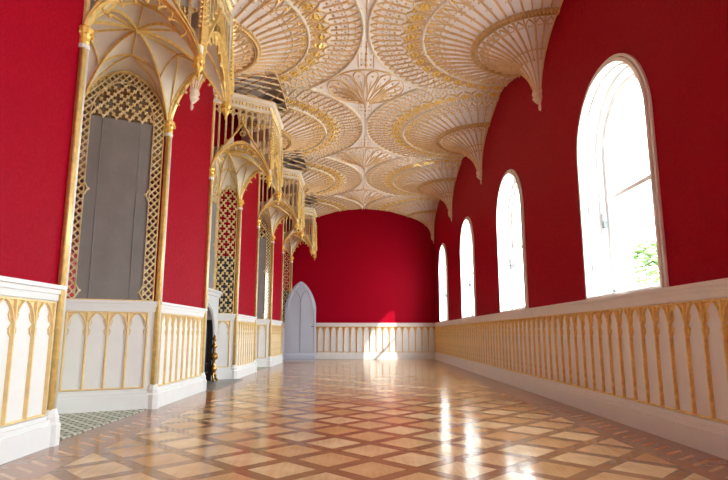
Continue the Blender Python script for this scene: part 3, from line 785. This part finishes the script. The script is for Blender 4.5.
# ------------------------------------------------------------------ canopies
ZS = 2.74
def canopy_meshes(d_):
    h = back_half(d_)
    PL = [V((0, -HW, 0)), V((0.68, -0.43, 0)), V((0.68, 0.43, 0)), V((0, HW, 0)), V((-d_, h, 0)), V((-d_, -h, 0))]
    C0 = V((0.0, 0.0, 0)); crown = 3.26
    Hh = [0.44, 0.46, 0.44, 0.46 if d_ > .5 else .2, 0.42, 0.46 if d_ > .5 else .2]
    def prof_a(t, H):
        tau = abs(2 * t - 1); return ZS + H * max(0, 1 - tau ** 1.7) ** 0.72
    def surf(e, s, t):
        a, b = PL[e], PL[(e + 1) % 6]; q = a.lerp(b, t); p = C0.lerp(q, s); z_e = prof_a(t, Hh[e])
        z = z_e + (crown - z_e) * (1 - s ** 2.6); return V((p.x, p.y, z))
    out = []
    sh = MB(); ns, nt = 9, 14
    for e in range(6):
        o = len(sh.v)
        for i in range(ns + 1):
            for j in range(nt + 1): sh.v.append(tuple(surf(e, i / ns, j / nt)))
        for i in range(ns):
            for j in range(nt):
                a = o + i * (nt + 1) + j; sh.f.append((a, a + 1, a + nt + 2, a + nt + 1))
    out.append(('vault_web', sh.mesh('vault_web', PAINT2, True)))
    rb = MB()
    def nrm(p): return ((V((0, 0, -1)) + (C0 - V((p.x, p.y, 0))) * 0.6)).normalized()
    def vr(pts, w=0.016, hh=0.018): rb.rib(pts, [nrm(p) for p in pts], w, hh)
    for e in range(6):
        vr([surf(e, s_ / 12, 0) for s_ in range(0, 13)], 0.02, 0.022)
        vr([surf(e, s_ / 8 * .62, .5) for s_ in range(0, 9)])
        A1 = surf(e, 0.42, 0.5); B0 = surf(e, 0.66, 0.0); B1 = surf(e, 0.66, 1.0); M = surf(e, 0.62, .5)
        for B, tb in ((B0, 0.0), (B1, 1.0)):
            vr([surf(e, 0.62 + (0.66 - .62) * k / 4, .5 + (tb - .5) * k / 4) for k in range(5)])
            # tierceron from springer to the mid rib
            vr([surf(e, 1 - .38 * k / 6, tb + (.5 - tb) * (k / 6) ** 1.0 * 1.0) for k in range(7)], 0.014, 0.016)
        # wall/edge arch
        vr([surf(e, 1.0, k / 16) for k in range(17)], 0.02, 0.02)
    rb.blob(V((0, 0, crown - .012)), 0.035)
    out.append(('vault_rib', rb.mesh('vault_rib', GOLD)))
    # front faces
    for e in (0, 1, 2):
        a, b = PL[e], PL[e + 1]; dd = (b - a); L = dd.length; dd.normalize(); n = V((dd.y, -dd.x, 0))
        W = lambda u, z, o_=0.0: a + dd * u + n * o_ + V((0, 0, z))
        H = Hh[e]
        ar = lambda t: prof_a(t, H)
        og = lambda t: ar(t) + 0.030 + 0.22 * max(0, 1 - abs(2 * t - 1)) ** 3.0
        sp = MB(); nt = 28
        for k in range(nt):                       # solid spandrel between arch and ogee hood
            t0, t1 = k / nt, (k + 1) / nt
            if 0.36 < (t0 + t1) / 2 < 0.64: continue
            q = [W(t0 * L, ar(t0) - .01, -.012), W(t1 * L, ar(t1) - .01, -.012), W(t1 * L, og(t1), -.012), W(t0 * L, og(t0), -.012)]
            q2 = [v + n * .026 for v in q]
            sp.add(q + q2, [(3, 2, 1, 0), (4, 5, 6, 7), (0, 1, 5, 4), (2, 3, 7, 6)])
        hood = MB()
        hood.rib([W(k / nt * L, ar(k / nt), .012) for k in range(nt + 1)], n, 0.022, 0.026)
        hood.rib([W(k / nt * L, ar(k / nt), -.012) for k in range(nt + 1)], -n, 0.022, 0.020)
        hood.rib([W(k / nt * L, og(k / nt), .012) for k in range(nt + 1)], n, 0.024, 0.03)
        hood.rib([W(k / nt * L, og(k / nt) + .008, 0) for k in range(nt + 1)], V((0, 0, 1)), 0.04, 0.012)
        # cusps hanging inside the arch
        nf = 6
        for j in range(nf):
            t0, t1 = 0.07 + j * .86 / nf, 0.07 + (j + 1) * .86 / nf
            cen = W(.5 * L, 2.92)
            E_ = lambda t, f: W(t * L, ar(t)) + (cen - W(t * L, ar(t))) * f
            pts = [E_(t0, .27), E_(t0 + (t1 - t0) * .12, .16), E_(t0 + (t1 - t0) * .3, .07), E_((t0 + t1) / 2, .05), E_(t1 - (t1 - t0) * .3, .07), E_(t1 - (t1 - t0) * .12, .16), E_(t1, .27)]
            hood.rib(pts, n, 0.016, 0.022, True)
            hood.blob(E_(t0, .30), 0.018)
        # crockets and finial
        for j in range(1, 12):
            if j == 6: continue
            t = j / 12; p = W(t * L, og(t) + .018, .006); hood.blob(p, 0.021, (1, 1, 1.2)); hood.blob(p + V((0, 0, .018)), 0.013)
        f_ = W(.5 * L, og(.5)); hood.ball(f_ + V((0, 0, .02)), .018, 6); hood.blob(f_ + V((0, 0, .05)), .034, (1, 1, .7)); hood.blob(f_ + V((0, 0, .09)), .024, (.8, .8, 1.8))
        # quatrefoil pierced ring under the point
        qz = ar(.5) + .11
        hood.rib([W(.5 * L + .03 * math.cos(x * PI / 4), qz + .035 * math.sin(x * PI / 4), .014) for x in range(9)], n, .012, .014)
        out.append(('spandrel', sp.mesh('spandrel', PAINT2))); out.append(('ogee_hood', hood.mesh('ogee_hood', GOLD)))
        # gallery bars
        nb = 9
        for j in range(nb + 1):
            t = (j + .0) / nb; t = min(.985, max(.015, t))
            z0_ = og(t); bm_ = MB(); bm_.box((-.010, -.010, 0), (.010, .010, 3.64 - z0_))
            bm_.v = [tuple(W(t * L, z0_) + V(v)) for v in bm_.v]
            out.append(('baluster', bm_.mesh('baluster', LATT)))
        hd = MB()
        for j in range(nb):                       # little arched heads and quatrefoils joining the bars
            u0, u1 = j / nb * L, (j + 1) / nb * L; um = (u0 + u1) / 2
            hd.rib([W(u0, 3.50), W(u0 + (um - u0) * .3, 3.535), W(um, 3.56), W(u1 - (u1 - um) * .3, 3.535), W(u1, 3.50)], n, .013, .018, True)
            hd.rib([W(um + (u1 - u0) * .33 * math.cos(x * PI / 4), 3.60 + .033 * math.sin(x * PI / 4)) for x in range(9)], n, .012, .018, True)
        hd.rib([W(0, 3.562), W(L, 3.562)], n, .012, .02, True)
        out.append(('gallery_head', hd.mesh('gallery_head', LATT)))
    # cornice
    def offs(o_):
        r = []
        base = [V((0, -HW - .0, 0)), PL[1], PL[2], V((0, HW, 0))]
        ns_ = []
        for k in range(3):
            dd = (base[k + 1] - base[k]).normalized(); ns_.append(V((dd.y, -dd.x, 0)))
        r.append(base[0] + V((0, -o_ * 1.1, 0)))
        for k in (1, 2):
            m = (ns_[k - 1] + ns_[k]); m = m / (m.dot(ns_[k])); r.append(base[k] + m * o_)
        r.append(base[3] + V((0, o_ * 1.1, 0))); return r
    cn = MB(); prof_c = [(-.03, 3.64), (.015, 3.64), (.02, 3.665), (.0, 3.68), (.0, 3.76), (.035, 3.775), (.05, 3.80), (.05, 3.82), (-.03, 3.82)]
    rows = [[V((p.x, p.y, z)) for p in offs(o_)] for o_, z in prof_c]
    for r_ in rows: cn.v += [tuple(p) for p in r_]
    for j in range(len(rows)):
        j2 = (j + 1) % len(rows)
        for k in range(3): cn.f.append((j * 4 + k, j * 4 + k + 1, j2 * 4 + k + 1, j2 * 4 + k))
    out.append(('cornice', cn.mesh('cornice', PAINT2)))
    lf = MB(); P_ = offs(.006); P2 = offs(.052)
    for k in range(3):
        a, b = P_[k], P_[k + 1]; m = int((b - a).length / .045)
        for j in range(m):
            p = a.lerp(b, (j + .5) / m) + V((0, 0, 3.72)); lf.blob(p, .020 if j % 2 else .026)
            if j % 2: lf.blob(p + V((0, 0, .022)), .012); lf.blob(p - V((0, 0, .022)), .012)
        for zz, PP in ((3.82, P2), (3.64, offs(.018)), (3.77, offs(.02))):
            a2, b2 = PP[k], PP[k + 1]; dd = (b2 - a2).normalized(); nn = V((dd.y, -dd.x, 0))
            lf.rib([a2 + V((0, 0, zz)), b2 + V((0, 0, zz))], nn, .012, .01, True)
    out.append(('leaf_frieze', lf.mesh('leaf_frieze', GOLD)))
    for k in (1, 2):                              # hanging pendants and crocketed pinnacles at the free corners
        p = PL[k]
        pd = MB(); pd.lathe([(.003, 2.60), (.014, 2.625), (.010, 2.64), (.026, 2.665), (.040, 2.70), (.034, 2.715), (.048, 2.735), (.048, 2.755), (.03, 2.77), (.028, 2.80)], 8, (p.x, p.y, 0))
        for j in range(8):
            a_ = j * PI / 4; pd.blob((p.x + .04 * math.cos(a_), p.y + .04 * math.sin(a_), 2.695), .014)
        out.append(('pendant', pd.mesh('pendant', GOLDB)))
        pn = MB(); pn.lathe([(.030, 2.79), (.026, 3.05), (.026, 3.64)], 6, (p.x, p.y, 0))
        gb = MB(); o_ = (p - V((0, 0, 0))).normalized()
        q = p + o_ * .03
        for zz in range(14):
            z = 3.00 + zz * .042; rr = .040 * (1 - zz / 18)
            for sgn in (-1, 1):
                tdir = V((-o_.y, o_.x, 0)); gb.blob(q + tdir * rr * sgn + V((0, 0, z)), .017)
            gb.blob(q + o_ * .02 + V((0, 0, z + .02)), .014)
        gb.lathe([(.034, 2.86), (.040, 2.95), (.030, 3.05), (.026, 3.30), (.008, 3.58), (.002, 3.62)], 4, (q.x, q.y, 0))
        gb.blob(q + V((0, 0, 3.62)), .026)
        out.append(('pinnacle_shaft', pn.mesh('pinnacle_shaft', PAINT2))); out.append(('pinnacle', gb.mesh('pinnacle', GOLD)))
    for p in (PL[0], PL[3]):
        ws = MB(); ws.lathe([(.022, 2.75), (.022, 3.64)], 6, (p.x + .008, p.y, 0)); out.append(('wall_shaft', ws.mesh('wall_shaft', GOLDP)))
    return out
CM = {0.70: canopy_meshes(0.70), 0.30: canopy_meshes(0.30), 0.34: canopy_meshes(0.34)}
cl = ['nearest and largest white and gold gothic canopy over the big draped panel', 'second gothic canopy, over the fireplace recess', 'third gothic canopy, over the far draped recess', 'last and smallest gothic canopy, above the open door']
for i, yc in enumerate(NICHE):
    t = thing('gothic_canopy', cl[i], 'canopy', (XL, yc, 0), 0, 'projecting canopies of the left wall')
    for nm, me in CM[DEEP[i]]: link(nm, me, t)

# ------------------------------------------------------------------ recess floors, hearth, fireplace, andirons
def niche_floor(i, mat, name, label, cat, out=0.0, z=0.006):
    yc = NICHE[i]; d_ = DEEP[i]; h = back_half(d_)
    m_ = MB(); m_.prism([(XL + out, yc - HW + .0), (XL + out, yc + HW), (XL, yc + HW), (XL - d_, yc + h), (XL - d_, yc - h), (XL, yc - HW)] if out else [(XL, yc - HW), (XL, yc + HW), (XL - d_, yc + h), (XL - d_, yc - h)], 0, z)
    o = m_.build(name, mat); tag(o, label, cat); return o
niche_floor(0, TILE, 'floor_mat', 'green and white diaper matting filling the nearest recess floor', 'floor mat')
niche_floor(2, TILE, 'floor_mat', 'green and white matting on the third recess floor', 'floor mat')
niche_floor(1, HEARTH, 'hearth_slab', 'grey stone hearth slab in front of the fireplace', 'hearth', 0.16, 0.012)
t = thing('fireplace', 'pale stone pointed-arch fireplace surround behind the first brass andiron', 'fireplace', (XL - 0.30, NICHE[1], 0))
m_ = MB(); ap = arch_pts(0, 0.44, 0.012, 0.62, 1.06, 10, 1.7)
ZT = 1.26; m_.box((0, -0.64, .012), (0.10, -0.44, ZT)); m_.box((0, 0.44, .012), (0.10, 0.64, ZT))
for (y0, z0), (y1, z1) in zip(ap[1:-2], ap[2:-1]):
    m_.add([(0, y0, z0), (0, y1, z1), (0, y1, ZT), (0, y0, ZT), (.1, y0, z0), (.1, y1, z1), (.1, y1, ZT), (.1, y0, ZT)], [(0, 1, 2, 3), (7, 6, 5, 4), (0, 4, 5, 1), (3, 2, 6, 7)])
m_.build('surround', STONE, t)
m_ = MB(); sweep_arch(m_, 0, 0.425, 0.014, 0.62, 1.045, 0.0, 0.085, 0.012); m_.build('shade_lining', IRON, t)  # dark lining stands in for the shade of a deeper fireplace opening
m_ = MB(); m_.box((0, -.66, ZT), (.14, .66, ZT + .035)); m_.box((0, -.65, ZT - .05), (.12, .65, ZT)); m_.build('mantel_shelf', STONE, t)
m_ = MB(); n_ = V((1, 0, 0))
for g in (0.0, .035): m_.rib([V((.1, y * (1 + g * 1.6), z + (g if z > .5 else 0))) for y, z in ap], n_, .02, .02)
m_.build('arch_moulding', WHITE, t)
m_ = MB(); m_.box((-.002, -.45, .012), (.012, .45, 1.05)); m_.build('firebox', IRON, t)
m_ = MB()
for k in range(9): m_.box((.02, -.34 + k * .08, .14), (.05, -.325 + k * .08, .26))
m_.box((.02, -.36, .13), (.06, .36, .15)); m_.box((.02, -.36, .25), (.06, .36, .265)); m_.build('fire_grate', IRON, t)
def andiron(x, y, lab):
    t = thing('andiron', lab, 'andiron', (x, y, 0.012), 0, 'fireplace andirons')
    m_ = MB(); m_.lathe([(.016, .12), (.030, .14), (.036, .17), (.022, .20), (.014, .23), (.014, .27), (.034, .29), (.040, .32), (.034, .35), (.014, .37), (.012, .42), (.026, .44), (.028, .46), (.014, .485), (.012, .52), (.020, .54), (.016, .565), (.004, .60)], 12)
    m_.v = [(x * 1.45, y * 1.45, z * 1.08) for x, y, z in m_.v]; m_.build('baluster_shaft', BRASS, t, True)
    m_ = MB()
    for s_ in (-1, 1):
        m_.rib([V((0, 0, .14)), V((.01, s_ * .04, .13)), V((.015, s_ * .065, .08)), V((.02, s_ * .06, .03)), V((.03, s_ * .085, .012))], V((1, 0, 0)), .03, .03, True)
        m_.ball((.03, s_ * .09, .024), .022)
    m_.ball((.0, 0, .11), .034); m_.build('foot', BRASS, t, True)
    m_ = MB(); m_.box((-.14, -.01, .10), (0, .01, .12)); m_.build('log_bar', IRON, t)
andiron(XL - 0.14, NICHE[1] + 0.27, 'ornate brass andiron standing on the hearth beside the lattice strip')
andiron(XL - 0.12, NICHE[1] - 0.52, 'second brass andiron, hidden behind the pier at the near side of the hearth')

# ------------------------------------------------------------------ open door
dr = bpy.data.objects.new('door_1', None); col.objects.link(dr); dr['kind'] = 'structure'
dr.location = (-1.92, 13.93, 0.012); dr.rotation_euler = (0, 0, math.radians(-1))
DW = 0.775
def door_top(x):      # pointed arch head
    t = abs(2 * x / DW - 1); return 1.30 + 0.67 * max(0, 1 - t ** 1.55) ** 0.66
m_ = MB(); N_ = 28; xsn = [DW * (0.5 - 0.5 * math.cos(PI * k / N_)) for k in range(N_ + 1)]
for a, b in zip(xsn[:-1], xsn[1:]):
    m_.add([(a, 0, 0), (b, 0, 0), (b, 0, door_top(b)), (a, 0, door_top(a)), (a, .045, 0), (b, .045, 0), (b, .045, door_top(b)), (a, .045, door_top(a))],
           [(0, 1, 2, 3), (7, 6, 5, 4), (2, 6, 7, 3), (0, 4, 5, 1)])
m_.add([(0, 0, 0), (0, .045, 0), (0, .045, 1.3), (0, 0, 1.3)], [(0, 1, 2, 3)]); m_.add([(DW, 0, 0), (DW, .045, 0), (DW, .045, 1.3), (DW, 0, 1.3)], [(0, 1, 2, 3)])
m_.build('door_leaf', DOORP, dr)
m_ = MB(); n_ = V((0, -1, 0)); ins = .055
m_.rib([V((ins + (DW - 2 * ins) * .5 * (1 - math.cos(PI * k / 24)), 0, door_top(DW * .5 * (1 - math.cos(PI * k / 24))) - .05 if 0 < k < 24 else 1.3)) for k in range(25)], n_, .028, .012)
m_.build('door_moulding', DOORP, dr)
m_ = MB()
m_.rib([V((DW / 2, 0, .20)), V((DW / 2, 0, 1.42))], n_, .012, .006)
m_.rib([V((DW - .05, 0, .20)), V((DW - .05, 0, 1.3))], n_, .010, .006)
for s_ in (-1, 1):
    m_.rib([V((DW / 2 + s_ * .20 * (1 - math.cos(k / 6 * PI / 2)), 0, 1.42 + .33 * math.sin(k / 6 * PI / 2))) for k in range(7)], n_, .012, .006)
m_.build('panel_groove', DOORL, dr)
m_ = MB(); m_.rib([V((0, 0, .10)), V((DW, 0, .10))], n_, .19, .012); m_.build('kick_rail', DOORP, dr)
m_ = MB(); m_.lathe([(.012, 0), (.012, .02)], 8, (0, 0, 0)); m_.v = [(x + DW - .045, -z - .012, y + .84) for x, y, z in m_.v]
m_.box((DW - .105, -.045, .832), (DW - .035, -.03, .848)); m_.box((DW - .05, -.04, .834), (DW - .04, 0, .846)); m_.build('door_handle', DARKM, dr)

# ------------------------------------------------------------------ tree outside the nearest window
t = thing('garden_tree', 'green tree outside, glimpsed low through the nearest window', 'tree', (14.2, 27.0, -4))
m_ = MB(); m_.lathe([(.35, 0), (.25, 3), (.12, 6)], 8); m_.build('trunk', BARK, t)
m_ = MB(); rnd = random.Random(3)
for k in range(2600):
    a = rnd.uniform(0, 2 * PI); z = rnd.uniform(1.5, 9.2); r = (2.9 * math.sin(PI * min(1, (z - 1.2) / 8.2)) + .2) * rnd.uniform(.3, 1) ** .5
    m_.blob((r * math.cos(a), r * math.sin(a), z), rnd.uniform(.10, .26), (1, 1, .5))
m_.build('foliage', LEAFM, t)
